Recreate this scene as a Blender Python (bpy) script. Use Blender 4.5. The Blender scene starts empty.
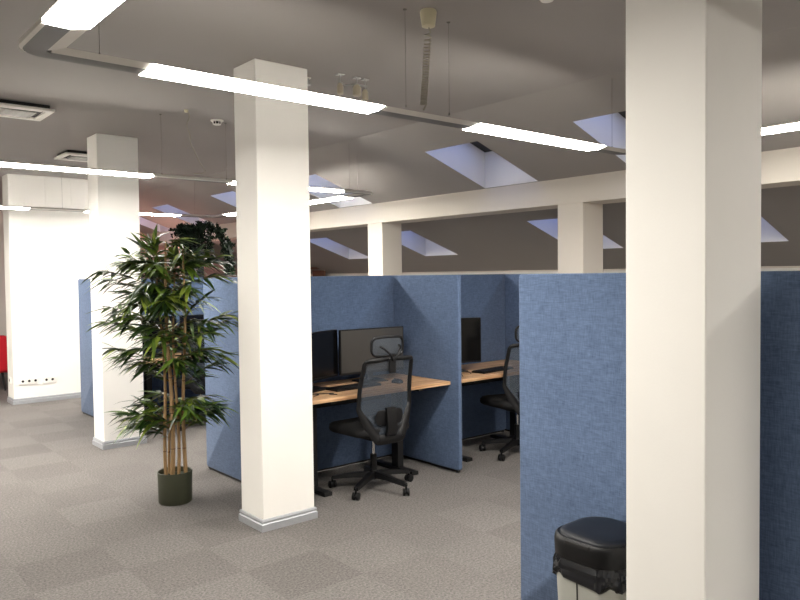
import bpy, bmesh, math, random
from mathutils import Vector, Matrix
random.seed(7)
PI = math.pi
S = bpy.context.scene
COL = S.collection

# ------------------------------------------------------------------ camera
F = 729.0; EYE = 1.6
az = math.atan2(865, 729); pitch = math.atan(24.7/729); roll = 0.0116
fh = Vector((math.cos(az), math.sin(az), 0)); rt = Vector((math.sin(az), -math.cos(az), 0)); up = Vector((0, 0, 1))
fw = fh*math.cos(pitch) - up*math.sin(pitch); u2 = up*math.cos(pitch) + fh*math.sin(pitch)
cr, sr = math.cos(roll), math.sin(roll)
cx = rt*cr + u2*(-sr); cy = u2*cr + rt*sr
cx = rt*cr - u2*sr
cy = rt*sr + u2*cr
cam = bpy.data.cameras.new('camera'); co = bpy.data.objects.new('camera', cam); COL.objects.link(co)
cam.sensor_width = 36; cam.lens = 36*F/800; cam.clip_start = 0.05
M = Matrix((( cx.x, cy.x, -fw.x, 0), (cx.y, cy.y, -fw.y, 0), (cx.z, cy.z, -fw.z, EYE), (0, 0, 0, 1)))
co.matrix_world = M
S.camera = co

# ------------------------------------------------------------------ world: blue dusk sky, only seen through the roof windows
w = bpy.data.worlds.new('dusk'); S.world = w; w.use_nodes = True
bg = w.node_tree.nodes['Background']; bg.inputs[0].default_value = (0.20, 0.27, 0.62, 1); bg.inputs[1].default_value = 3.9
LIGHT = 78.0
S.view_settings.view_transform = 'Standard'; S.view_settings.look = 'None'
S.view_settings.exposure = 0.0; S.view_settings.gamma = 1.0; S.view_settings.use_curve_mapping = False

# ------------------------------------------------------------------ materials
def lin(c): return tuple((v/255/12.92 if v/255 <= .04045 else ((v/255+.055)/1.055)**2.4) for v in c) + (1,)
def mat(name, col, rough=.6, metal=0., noise=0., nscale=20., bump=0., bscale=200., spec=.5, emit=None, estr=0., alpha=1., island=None, sheen=0., stretch=None):
    m = bpy.data.materials.new(name); m.use_nodes = True; nt = m.node_tree; b = nt.nodes['Principled BSDF']
    c = lin(col); b.inputs['Base Color'].default_value = c
    b.inputs['Roughness'].default_value = rough; b.inputs['Metallic'].default_value = metal
    b.inputs['Specular IOR Level'].default_value = spec; b.inputs['Alpha'].default_value = alpha
    b.inputs['Sheen Weight'].default_value = sheen
    tc = nt.nodes.new('ShaderNodeTexCoord')
    def vec(sc):
        mp = nt.nodes.new('ShaderNodeMapping'); nt.links.new(tc.outputs['Object'], mp.inputs[0])
        mp.inputs['Scale'].default_value = sc; return mp.outputs[0]
    if noise:
        n = nt.nodes.new('ShaderNodeTexNoise'); n.inputs['Scale'].default_value = nscale; n.inputs['Detail'].default_value = 4
        nt.links.new(vec(stretch or (1, 1, 1)), n.inputs['Vector'])
        r = nt.nodes.new('ShaderNodeMix'); r.data_type = 'RGBA'
        r.inputs[6].default_value = tuple(v*(1-noise) for v in c[:3])+(1,); r.inputs[7].default_value = tuple(min(1, v*(1+noise)) for v in c[:3])+(1,)
        mr = nt.nodes.new('ShaderNodeMapRange'); mr.inputs[1].default_value = .3; mr.inputs[2].default_value = .7
        nt.links.new(n.outputs[0], mr.inputs[0]); nt.links.new(mr.outputs[0], r.inputs[0]); nt.links.new(r.outputs[2], b.inputs['Base Color'])
    if island:
        g = nt.nodes.new('ShaderNodeNewGeometry'); cr_ = nt.nodes.new('ShaderNodeValToRGB')
        el = cr_.color_ramp.elements; el[0].color = lin(island[0]); el[1].color = lin(island[-1]); el[1].position = 1
        for k, q in enumerate(island[1:-1]):
            e = el.new((k+1)/(len(island)-1)); e.color = lin(q)
        nt.links.new(g.outputs['Random Per Island'], cr_.inputs[0]); nt.links.new(cr_.outputs[0], b.inputs['Base Color'])
    if bump:
        n = nt.nodes.new('ShaderNodeTexNoise'); n.inputs['Scale'].default_value = bscale; n.inputs['Detail'].default_value = 2
        nt.links.new(vec((1, 1, 1)), n.inputs['Vector'])
        bp = nt.nodes.new('ShaderNodeBump'); bp.inputs['Strength'].default_value = bump; bp.inputs['Distance'].default_value = .002
        nt.links.new(n.outputs[0], bp.inputs['Height']); nt.links.new(bp.outputs[0], b.inputs['Normal'])
    if emit:
        b.inputs['Emission Color'].default_value = emit+(1,); b.inputs['Emission Strength'].default_value = estr
    return m

MT = {}
MT['wall'] = mat('wall_paint', (242, 239, 233), .7, bump=.15, bscale=120, noise=.015, nscale=3)
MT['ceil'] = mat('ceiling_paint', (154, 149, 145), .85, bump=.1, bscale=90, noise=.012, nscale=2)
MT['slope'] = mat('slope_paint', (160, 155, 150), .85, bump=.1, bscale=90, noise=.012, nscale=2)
MT['beam'] = mat('beam_paint', (222, 214, 202), .8, bump=.1, bscale=90, noise=.01, nscale=2)
MT['shaft'] = mat('shaft_paint', (236, 234, 230), .8, noise=.01, nscale=4)
MT['pink'] = mat('pink_glow_tint', (206, 172, 164), .8, noise=.02, nscale=2)  # reddish glow at the far end put into the wall colour
MT['base'] = mat('skirting_aluminium', (168, 170, 174), .45, .3, noise=.04, nscale=40)
MT['housing'] = mat('light_housing_paint', (214, 208, 200), .45, .0, noise=.02, nscale=30)
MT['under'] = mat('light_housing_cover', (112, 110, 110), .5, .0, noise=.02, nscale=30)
MT['tube'] = mat('lit_diffuser', (255, 250, 240), .4, emit=(1.0, .955, .88), estr=LIGHT)
MT['wire'] = mat('steel_wire', (120, 116, 112), .4, .6)
MT['cord'] = mat('white_cord', (160, 154, 140), .5, noise=.03)
MT['rose'] = mat('cream_plastic', (214, 206, 176), .45, noise=.02)
MT['whiteplastic'] = mat('white_plastic', (240, 237, 230), .4, noise=.015)
MT['darkslot'] = mat('dark_slot', (26, 24, 23), .7, noise=.05)
MT['black'] = mat('black_plastic', (13, 13, 15), .45, spec=.35, noise=.06, nscale=60, bump=.1, bscale=400)
MT['blackm'] = mat('black_powder_coat', (11, 11, 12), .55, .0, noise=.05, nscale=60)
MT['fabricblk'] = mat('black_upholstery', (12, 12, 14), .9, noise=.12, nscale=300, bump=.4, bscale=700)
MT['screen'] = mat('screen_painted_sheen', (44, 41, 38), .42, spec=1.0, noise=.02)  # reflected room light painted in as a lighter base grey
MT['glossy_screen'] = mat('glossy_black_screen', (8, 8, 9), .2, spec=.4, noise=.02)
MT['chrome'] = mat('chrome', (200, 200, 200), .2, 1., noise=.01)
MT['alu'] = mat('brushed_grey', (150, 150, 146), .4, .5, noise=.03, nscale=60)
MT['binbody'] = mat('grey_bin_plastic', (168, 168, 160), .45, noise=.02, nscale=30)
MT['liner'] = mat('bin_liner_film', (14, 16, 22), .3, noise=.3, nscale=40)
MT['lid'] = mat('bin_lid_plastic', (20, 23, 30), .42, spec=.35, noise=.05, nscale=50)
MT['lidh'] = mat('bin_lid_housing', (10, 10, 12), .45, spec=.35, noise=.05, nscale=50)
MT['pot'] = mat('olive_pot', (62, 64, 48), .6, noise=.04, nscale=20)
MT['soil'] = mat('potting_soil', (38, 30, 24), .95, noise=.4, nscale=90, bump=.8, bscale=150)
MT['cane'] = mat('bamboo_cane', (160, 128, 88), .55, noise=.18, nscale=14, stretch=(1, 1, .25))
MT['node'] = mat('bamboo_node', (112, 80, 50), .6, noise=.1)
MT['leaf'] = mat('bamboo_leaf', (40, 62, 24), .42, island=[(16, 32, 14), (32, 56, 20), (50, 78, 24), (96, 124, 38), (26, 46, 18), (142, 160, 60)])
MT['ivy'] = mat('ivy_leaf', (20, 32, 18), .7, spec=.15, island=[(10, 16, 12), (16, 28, 16), (12, 22, 14), (26, 40, 22)])
MT['vine'] = mat('ivy_vine', (34, 32, 22), .7, noise=.1)
MT['red'] = mat('red_upholstery', (206, 22, 38), .7, noise=.06, nscale=60, bump=.2, bscale=300)
MT['brown'] = mat('brown_wood', (104, 72, 56), .6, noise=.2, nscale=6, stretch=(1, 1, 6))
MT['glassbk'] = mat('roof_window_frame', (20, 18, 20), .5, noise=.05)
MT['silver'] = mat('silver_metal', (176, 176, 174), .3, .8, noise=.03)
MT['beige'] = mat('beige_lamp_body', (186, 176, 156), .4, .2, noise=.05)

def glass_mat():
    m = bpy.data.materials.new('window_glass'); m.use_nodes = True; nt = m.node_tree; nt.nodes.remove(nt.nodes['Principled BSDF'])
    o = nt.nodes['Material Output']; t = nt.nodes.new('ShaderNodeBsdfTransparent'); g = nt.nodes.new('ShaderNodeBsdfGlossy'); g.inputs['Roughness'].default_value = .03
    x = nt.nodes.new('ShaderNodeMixShader'); x.inputs[0].default_value = .07
    t.inputs[0].default_value = (.92, .95, .97, 1)
    nt.links.new(t.outputs[0], x.inputs[1]); nt.links.new(g.outputs[0], x.inputs[2]); nt.links.new(x.outputs[0], o.inputs[0]); return m
MT['glass'] = glass_mat()

def mesh_mat():     # the see-through netting of the chair backs
    m = bpy.data.materials.new('chair_netting'); m.use_nodes = True; nt = m.node_tree; b = nt.nodes['Principled BSDF']
    b.inputs['Base Color'].default_value = lin((66, 74, 84)); b.inputs['Roughness'].default_value = .6
    o = nt.nodes['Material Output']; t = nt.nodes.new('ShaderNodeBsdfTransparent'); x = nt.nodes.new('ShaderNodeMixShader')
    tc = nt.nodes.new('ShaderNodeTexCoord'); n = nt.nodes.new('ShaderNodeTexNoise'); n.inputs['Scale'].default_value = 260
    mr = nt.nodes.new('ShaderNodeMapRange'); mr.inputs[3].default_value = .5; mr.inputs[4].default_value = .75
    nt.links.new(tc.outputs['Object'], n.inputs[0]); nt.links.new(n.outputs[0], mr.inputs[0]); nt.links.new(mr.outputs[0], x.inputs[0])
    nt.links.new(t.outputs[0], x.inputs[1]); nt.links.new(b.outputs[0], x.inputs[2]); nt.links.new(x.outputs[0], o.inputs[0]); return m
MT['net'] = mesh_mat()

def carpet_mat():
    m = bpy.data.materials.new('carpet_tiles'); m.use_nodes = True; nt = m.node_tree; b = nt.nodes['Principled BSDF']; L = nt.links.new
    b.inputs['Roughness'].default_value = .95; b.inputs['Specular IOR Level'].default_value = .15
    tc = nt.nodes.new('ShaderNodeTexCoord')
    mp = nt.nodes.new('ShaderNodeMapping'); mp.inputs['Location'].default_value = (-3.27/.47+40, -3.55/.46+40, .5); mp.inputs['Scale'].default_value = (1/.47, 1/.46, 0)
    L(tc.outputs['Object'], mp.inputs[0])
    ch = nt.nodes.new('ShaderNodeTexChecker'); ch.inputs['Scale'].default_value = 1; L(mp.outputs[0], ch.inputs[0])
    fl = nt.nodes.new('ShaderNodeVectorMath'); fl.operation = 'FLOOR'; L(mp.outputs[0], fl.inputs[0])
    wn = nt.nodes.new('ShaderNodeTexWhiteNoise'); L(fl.outputs[0], wn.inputs[0])
    a = nt.nodes.new('ShaderNodeMath'); a.operation = 'MULTIPLY'; L(wn.outputs[0], a.inputs[0]); a.inputs[1].default_value = .5
    c2 = nt.nodes.new('ShaderNodeMath'); c2.operation = 'MULTIPLY_ADD'; L(ch.outputs['Fac'], c2.inputs[0]); c2.inputs[1].default_value = .5; L(a.outputs[0], c2.inputs[2])
    n = nt.nodes.new('ShaderNodeTexNoise'); n.inputs['Scale'].default_value = 75; n.inputs['Detail'].default_value = 6; n.inputs['Roughness'].default_value = .75; L(tc.outputs['Object'], n.inputs[0])
    n2 = nt.nodes.new('ShaderNodeTexNoise'); n2.inputs['Scale'].default_value = 1.1; L(tc.outputs['Object'], n2.inputs[0])
    mx = nt.nodes.new('ShaderNodeMix'); mx.data_type = 'RGBA'; L(c2.outputs[0], mx.inputs[0])
    mx.inputs[6].default_value = lin((106, 102, 99)); mx.inputs[7].default_value = lin((114, 110, 107))
    mr = nt.nodes.new('ShaderNodeMapRange'); mr.inputs[1].default_value = .3; mr.inputs[2].default_value = .7; mr.inputs[3].default_value = .40; mr.inputs[4].default_value = 1.55; L(n.outputs[0], mr.inputs[0])
    m2 = nt.nodes.new('ShaderNodeMapRange'); m2.inputs[1].default_value = .3; m2.inputs[2].default_value = .7; m2.inputs[3].default_value = .94; m2.inputs[4].default_value = 1.06; L(n2.outputs[0], m2.inputs[0])
    mm = nt.nodes.new('ShaderNodeMath'); mm.operation = 'MULTIPLY'; L(mr.outputs[0], mm.inputs[0]); L(m2.outputs[0], mm.inputs[1])
    vm = nt.nodes.new('ShaderNodeVectorMath'); vm.operation = 'SCALE'; L(mx.outputs[2], vm.inputs[0]); L(mm.outputs[0], vm.inputs['Scale'])
    L(vm.outputs[0], b.inputs['Base Color'])
    bp = nt.nodes.new('ShaderNodeBump'); bp.inputs['Strength'].default_value = .5; bp.inputs['Distance'].default_value = .004; L(n.outputs[0], bp.inputs['Height']); L(bp.outputs[0], b.inputs['Normal'])
    return m
MT['carpet'] = carpet_mat()

def felt_mat():     # woven blue upholstery of the partitions
    m = bpy.data.materials.new('blue_woven_fabric'); m.use_nodes = True; nt = m.node_tree; b = nt.nodes['Principled BSDF']; L = nt.links.new
    b.inputs['Roughness'].default_value = .9; b.inputs['Specular IOR Level'].default_value = .2; b.inputs['Sheen Weight'].default_value = .12
    tc = nt.nodes.new('ShaderNodeTexCoord'); outs = []
    for sc in ((260, 260, 26), (30, 30, 240)):
        mp = nt.nodes.new('ShaderNodeMapping'); mp.inputs['Scale'].default_value = sc; L(tc.outputs['Object'], mp.inputs[0])
        n = nt.nodes.new('ShaderNodeTexNoise'); n.inputs['Scale'].default_value = 1; n.inputs['Detail'].default_value = 3; L(mp.outputs[0], n.inputs[0]); outs.append(n.outputs[0])
    a = nt.nodes.new('ShaderNodeMath'); a.operation = 'ADD'; L(outs[0], a.inputs[0]); L(outs[1], a.inputs[1])
    n3 = nt.nodes.new('ShaderNodeTexNoise'); n3.inputs['Scale'].default_value = 3; L(tc.outputs['Object'], n3.inputs[0])
    a2 = nt.nodes.new('ShaderNodeMath'); a2.operation = 'MULTIPLY_ADD'; L(n3.outputs[0], a2.inputs[0]); a2.inputs[1].default_value = .35; L(a.outputs[0], a2.inputs[2])
    mr = nt.nodes.new('ShaderNodeMapRange'); mr.inputs[1].default_value = .8; mr.inputs[2].default_value = 1.6; L(a2.outputs[0], mr.inputs[0])
    mx = nt.nodes.new('ShaderNodeMix'); mx.data_type = 'RGBA'; L(mr.outputs[0], mx.inputs[0])
    mx.inputs[6].default_value = lin((66, 82, 108)); mx.inputs[7].default_value = lin((100, 118, 148)); L(mx.outputs[2], b.inputs['Base Color'])
    bp = nt.nodes.new('ShaderNodeBump'); bp.inputs['Strength'].default_value = .35; bp.inputs['Distance'].default_value = .002; L(a.outputs[0], bp.inputs['Height']); L(bp.outputs[0], b.inputs['Normal'])
    return m
MT['felt'] = felt_mat()

def oak_mat():
    m = bpy.data.materials.new('oak_laminate'); m.use_nodes = True; nt = m.node_tree; b = nt.nodes['Principled BSDF']; L = nt.links.new
    b.inputs['Roughness'].default_value = .5
    tc = nt.nodes.new('ShaderNodeTexCoord'); mp = nt.nodes.new('ShaderNodeMapping'); mp.inputs['Scale'].default_value = (1.2, 26, 26); L(tc.outputs['Object'], mp.inputs[0])
    n = nt.nodes.new('ShaderNodeTexNoise'); n.inputs['Scale'].default_value = 1.4; n.inputs['Detail'].default_value = 6; n.inputs['Distortion'].default_value = .6; L(mp.outputs[0], n.inputs[0])
    mx = nt.nodes.new('ShaderNodeMix'); mx.data_type = 'RGBA'; mr = nt.nodes.new('ShaderNodeMapRange'); mr.inputs[1].default_value = .32; mr.inputs[2].default_value = .68
    L(n.outputs[0], mr.inputs[0]); L(mr.outputs[0], mx.inputs[0]); mx.inputs[6].default_value = lin((156, 112, 76)); mx.inputs[7].default_value = lin((218, 180, 138)); L(mx.outputs[2], b.inputs['Base Color'])
    return m
MT['oak'] = oak_mat()

# ------------------------------------------------------------------ mesh helpers
def link(name, bm, mats, parent=None, smooth=None, loc=None):
    me = bpy.data.meshes.new(name); bm.normal_update(); bm.to_mesh(me); bm.free()
    for m in (mats if isinstance(mats, (list, tuple)) else [mats]): me.materials.append(MT[m] if isinstance(m, str) else m)
    if smooth is not None:
        for p in me.polygons: p.use_smooth = True
        me.set_sharp_from_angle(angle=math.radians(smooth))
    o = bpy.data.objects.new(name, me); COL.objects.link(o)
    if parent: o.parent = parent
    if loc: o.location = loc
    return o
def tag(o, label=None, cat=None, group=None, kind=None):
    if label: o['label'] = label
    if cat: o['category'] = cat
    if group: o['group'] = group
    if kind: o['kind'] = kind
    return o
def empty(name, loc=(0, 0, 0), rz=0, label=None, cat=None, group=None):
    o = bpy.data.objects.new(name, None); COL.objects.link(o); o.location = loc; o.rotation_euler = (0, 0, rz); o.empty_display_size = .1
    return tag(o, label, cat, group)
def copy_tree(o, parent=None):
    c = o.copy(); COL.objects.link(c); c.parent = parent
    for ch in list(o.children): copy_tree(ch, c)
    return c
def box(bm, x0, x1, y0, y1, z0, z1, bev=0, mi=0, seg=2, mtx=None):
    b2 = bmesh.new()
    r = bmesh.ops.create_cube(b2, size=1)
    bmesh.ops.scale(b2, vec=(x1-x0, y1-y0, z1-z0), verts=b2.verts); bmesh.ops.translate(b2, vec=((x0+x1)/2, (y0+y1)/2, (z0+z1)/2), verts=b2.verts)
    if bev: bmesh.ops.bevel(b2, geom=b2.edges[:], offset=bev, segments=seg, affect='EDGES', profile=.5)
    if mtx: bmesh.ops.transform(b2, matrix=mtx, verts=b2.verts)
    merge(bm, b2, mi); return bm
def merge(bm, b2, mi=0):
    b2.verts.index_update(); vs = [bm.verts.new(v.co) for v in b2.verts]
    for f in b2.faces:
        try:
            g = bm.faces.new([vs[v.index] for v in f.verts]); g.material_index = mi if mi is not None else f.material_index
        except ValueError: pass
    b2.free()
def BX(*a, **k): return box(bmesh.new(), *a, **k)
def quad(bm, pts, mi=0):
    f = bm.faces.new([bm.verts.new(p) for p in pts]); f.material_index = mi; return f
def tube(bm, pts, r, n=8, mi=0, caps=True):
    pts = [Vector(p) for p in pts]; rs = r if isinstance(r, (list, tuple)) else [r]*len(pts)
    rings = []; nrm = None
    for i, p in enumerate(pts):
        d = (pts[min(i+1, len(pts)-1)] - pts[max(i-1, 0)]).normalized()
        if nrm is None: nrm = d.orthogonal().normalized()
        nrm = (nrm - d*nrm.dot(d))
        if nrm.length < 1e-6: nrm = d.orthogonal()
        nrm.normalize(); b = d.cross(nrm)
        rings.append([bm.verts.new(p + (nrm*math.cos(2*PI*k/n) + b*math.sin(2*PI*k/n))*rs[i]) for k in range(n)])
    for a, b in zip(rings, rings[1:]):
        for k in range(n): bm.faces.new([a[k], a[(k+1) % n], b[(k+1) % n], b[k]]).material_index = mi
    if caps:
        bm.faces.new(rings[0][::-1]).material_index = mi; bm.faces.new(rings[-1]).material_index = mi
    return bm
def lathe(bm, prof, n=24, c=(0, 0, 0), mi=0, sx=1, sy=1):
    rings = []
    for r, z in prof:
        rings.append([bm.verts.new((c[0]+sx*r*math.cos(2*PI*k/n), c[1]+sy*r*math.sin(2*PI*k/n), c[2]+z)) for k in range(n)])
    for a, b in zip(rings, rings[1:]):
        for k in range(n): bm.faces.new([a[k], a[(k+1) % n], b[(k+1) % n], b[k]]).material_index = mi
    bm.faces.new(rings[0][::-1]).material_index = mi; bm.faces.new(rings[-1]).material_index = mi
    return bm
def rrect(w, h, r, n=5):
    pts = []
    for cx_, cy_, a0 in ((w/2-r, h/2-r, 0), (-w/2+r, h/2-r, PI/2), (-w/2+r, -h/2+r, PI), (w/2-r, -h/2+r, 1.5*PI)):
        for k in range(n+1): a = a0+PI/2*k/n; pts.append((cx_+r*math.cos(a), cy_+r*math.sin(a)))
    return pts
def loft(bm, sections, mi=0):       # list of closed 3-D loops of equal length
    rs = [[bm.verts.new(p) for p in s] for s in sections]; n = len(rs[0])
    for a, b in zip(rs, rs[1:]):
        for k in range(n): bm.faces.new([a[k], a[(k+1) % n], b[(k+1) % n], b[k]]).material_index = mi
    bm.faces.new(rs[0][::-1]).material_index = mi; bm.faces.new(rs[-1]).material_index = mi
    return bm
def struct(name, bm, m, parent=None, smooth=None):
    o = link(name, bm, m, parent, smooth)
    if not parent: o['kind'] = 'structure'
    return o

# ------------------------------------------------------------------ the setting
XL, XR, Y0, Y1 = -5.6, 8.02, -5.0, 14.6
ZC = 2.945; XC = 4.31; SL = .349
def zs(x): return ZC-(x-XC)*SL
ZK = zs(XR)
struct('floor', BX(XL-.1, XR+.1, Y0-.1, Y1+.1, -.1, 0), 'carpet')
struct('ceiling', BX(XL-.1, XC, Y0-.1, Y1+.1, ZC, ZC+.12), 'ceil')
UP = [(-1.5, -.8), (.3, 1.0), (2.83, 3.52), (4.55, 5.25), (7.15, 7.85), (9.2, 9.9), (11.45, 12.1), (13.2, 13.85)]
LO = [(-.2, .5), (1.2, 1.9), (2.94, 3.62), (4.74, 5.41), (7.42, 8.12), (9.42, 10.05), (11.6, 12.25)]
UX = (4.76, 5.60); LX = (6.45, 7.35)
bm = bmesh.new()
def slope_strip(xa, xb, holes):
    ys = [Y0-.1]
    for a, b in holes: ys += [a, b]
    ys.append(Y1+.1)
    for i in range(len(ys)-1):
        if i % 2 == 0: quad(bm, [(xa, ys[i], zs(xa)), (xa, ys[i+1], zs(xa)), (xb, ys[i+1], zs(xb)), (xb, ys[i], zs(xb))])
slope_strip(XC, UX[0], []); slope_strip(*UX, UP); slope_strip(UX[1], LX[0], []); slope_strip(*LX, LO); slope_strip(LX[1], XR+.1, [])
struct('ceiling_slope', bm, 'slope')['kind'] = 'structure'
D = .40
k = 0
for (xa, xb), ys in ((UX, UP), (LX, LO)):
    for ya, yb in ys:
        k += 1
        bm = bmesh.new()
        A = [(xa, ya), (xb, ya), (xb, yb), (xa, yb)]
        for i in range(4):
            (px, py), (qx, qy) = A[i], A[(i+1) % 4]
            quad(bm, [(px, py, zs(px)), (qx, qy, zs(qx)), (qx, qy, zs(qx)+D), (px, py, zs(px)+D)])
        wdw = struct('window_%d' % k, bm, 'shaft')
        fr = .115; bm = bmesh.new()
        def slab(xp, xq, yp, yq):
            for s_ in (0, 1): pass
            loft(bm, [[(xp, yp, zs(xp)+D-.03), (xq, yp, zs(xq)+D-.03), (xq, yq, zs(xq)+D-.03), (xp, yq, zs(xp)+D-.03)],
                      [(xp, yp, zs(xp)+D+.04), (xq, yp, zs(xq)+D+.04), (xq, yq, zs(xq)+D+.04), (xp, yq, zs(xp)+D+.04)]])
        slab(xa, xb, ya, ya+fr); slab(xa, xb, yb-fr, yb); slab(xa, xa+fr, ya+fr, yb-fr); slab(xb-fr-.05, xb, ya+fr, yb-fr)
        struct('window_frame', bm, 'glassbk', wdw)
        bm = bmesh.new(); quad(bm, [(xa+fr, ya+fr, zs(xa+fr)+D), (xb-fr, ya+fr, zs(xb-fr)+D), (xb-fr, yb-fr, zs(xb-fr)+D), (xa+fr, yb-fr, zs(xa+fr)+D)])
        struct('glass', bm, 'glass', wdw)
struct('beam', BX(5.61, 5.93, Y0, Y1, 2.25, 2.53), 'beam')
struct('wall_right', BX(XR, XR+.15, Y0-.1, Y1+.1, 0, ZK+.02), 'beam')
struct('trim_1', BX(XR-.02, XR, Y0, Y1, 1.6, 1.628, bev=.004), 'wall')
struct('wall_left', BX(XL-.15, XL, Y0-.1, Y1+.1, 0, ZC), 'wall')
def gable(ya, yb, xa, xb):
    b = bmesh.new(); P = [(xa, 0), (xb, 0), (xb, zs(xb) if xb > XC else ZC)] + ([(XC, ZC)] if xa < XC < xb else []) + [(xa, zs(xa) if xa > XC else ZC)]
    return loft(b, [[(x, ya, z) for x, z in P], [(x, yb, z) for x, z in P]])
struct('wall_front', gable(Y0-.15, Y0, XL, XR), 'wall')
struct('wall_back', gable(Y1, Y1+.15, XL, 3.4), 'wall')
struct('wall_back', gable(Y1, Y1+.15, 3.4, XR), 'pink')
# the wide pier at the far left
struct('wall_pier', BX(2.195, 3.45, 10.29, 10.60, 0, ZC), 'wall')
bm = bmesh.new()
for xa, xb in ((2.2, 2.618), (2.63, 2.938), (2.95, 3.44)): box(bm, xa, xb, 10.285, 10.292, 2.50, ZC-.01, bev=.003)
struct('trim_2', bm, 'wall')
# columns
def skirting(bm, x0, x1, y0, y1, t=.015, h=.075):
    prof = [(t, 0), (t, h-.032), (t*.55, h-.026), (t*.55, h-.018), (t*.8, h-.014), (t*.5, h-.002), (-.001, h)]
    loft(bm, [[(x0-p, y0-p, z), (x1+p, y0-p, z), (x1+p, y1+p, z), (x0-p, y1+p, z)] for p, z in prof])
for (x0, x1, y0, y1) in ((2.19, 2.575, 1.12, 1.405), (2.25, 2.635, 4.03, 4.31), (2.24, 2.625, 6.985, 7.265)):
    c = struct('column', BX(x0, x1, y0, y1, 0, ZC, bev=.004, seg=1), 'wall')
    b = bmesh.new(); skirting(b, x0, x1, y0, y1); struct('baseboard', b, 'base', c)
b = bmesh.new(); skirting(b, 2.195, 3.45, 10.29, 10.60); struct('baseboard_pier', b, 'base')
for y in (-1.8, 1.12, 4.05, 7.0, 9.95, 12.85):
    struct('column', BX(5.625, 5.94, y, y+.29, 0, 2.26, bev=.004, seg=1), 'beam')

# ------------------------------------------------------------------ partitions
PT = .04; PH = 1.6
def partition(cx_, cy_, length, rz, label, group):
    root = empty('partition_panel', (cx_, cy_, 0), rz, label, 'partition', group)
    sec = []
    z0 = .024; h = PH-z0
    pr = rrect(length, h, .022, 4)
    for t, ins in ((-PT/2, .006), (-PT/2+.003, .002), (-PT/2+.008, 0), (PT/2-.008, 0), (PT/2-.003, .002), (PT/2, .006)):
        s = 1-2*ins/length; s2 = 1-2*ins/h
        sec.append([(x*s, t, z0+h/2+z*s2) for x, z in pr])
    link('upholstered_panel', loft(bmesh.new(), sec), 'felt', root, 35)
    b = bmesh.new(); box(b, -length/2+.02, length/2-.02, -PT/2+.008, PT/2-.008, .009, .03)
    link('base_rail', b, 'blackm', root)
    for s in (-1, 1):
        b = bmesh.new(); lathe(b, [(.016, 0), (.018, .006), (.008, .012), (.008, .024)], 12, (s*(length/2-.035), 0, 0)); link('levelling_foot', b, 'chrome', root, 40)
    return root
WX = [2.67, 4.11, 5.57]           # wings centre x
ISL = [(1.455, 'near'), (4.93, 'middle'), (8.15, 'far')]
wl = {'near': .8, 'middle': .8, 'far': .8}
lab_w = {
 ('near', 0): 'bright blue partition end panel behind the grey waste bin and the nearest column',
 ('near', 1): 'blue partition wing two booths back from the waste bin, hidden behind the nearest column',
 ('near', 2): None,
 ('middle', 0): 'blue partition wing half hidden behind the middle white column, beside the bamboo plant',
 ('middle', 1): 'blue partition wing at the right hand of the desk with the grey screen',
 ('middle', 2): 'shaded blue partition strip just left of the nearest bright blue panel',
 ('far', 0): 'narrow blue partition far left between white pier and second column',
 ('far', 1): 'blue partition wing in shade seen through the bamboo leaves',
 ('far', 2): None}
for yc, nm in ISL:
    for i, x in enumerate(WX):
        lb = lab_w[(nm, i)]
        if lb is None: continue
        if (nm, i) == ('near', 1): continue
        ya, yb = yc-.81, yc+.81
        if nm == 'middle': ya, yb = (4.14 if i else 4.35), 5.68
        if nm == 'far': ya, yb = 7.36, 9.06
        if nm == 'near': ya, yb = .66, 2.275
        partition(x, (ya+yb)/2, yb-ya, PI/2, lb, None)
for nm, yc, i, lb in (('middle', 4.955, 0, 'blue partition wall behind the desk with the grey screen'),
                  ('middle', 4.955, 1, 'dark blue partition wall behind the right hand desk booth'),
                  ('far', 8.15, 0, 'blue partition wall behind the bamboo plant and below the ivy')):
    a, b_ = WX[i]+PT/2+.001, WX[i+1]-PT/2-.001
    partition((a+b_)/2, yc, b_-a, 0, lb, None)

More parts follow.
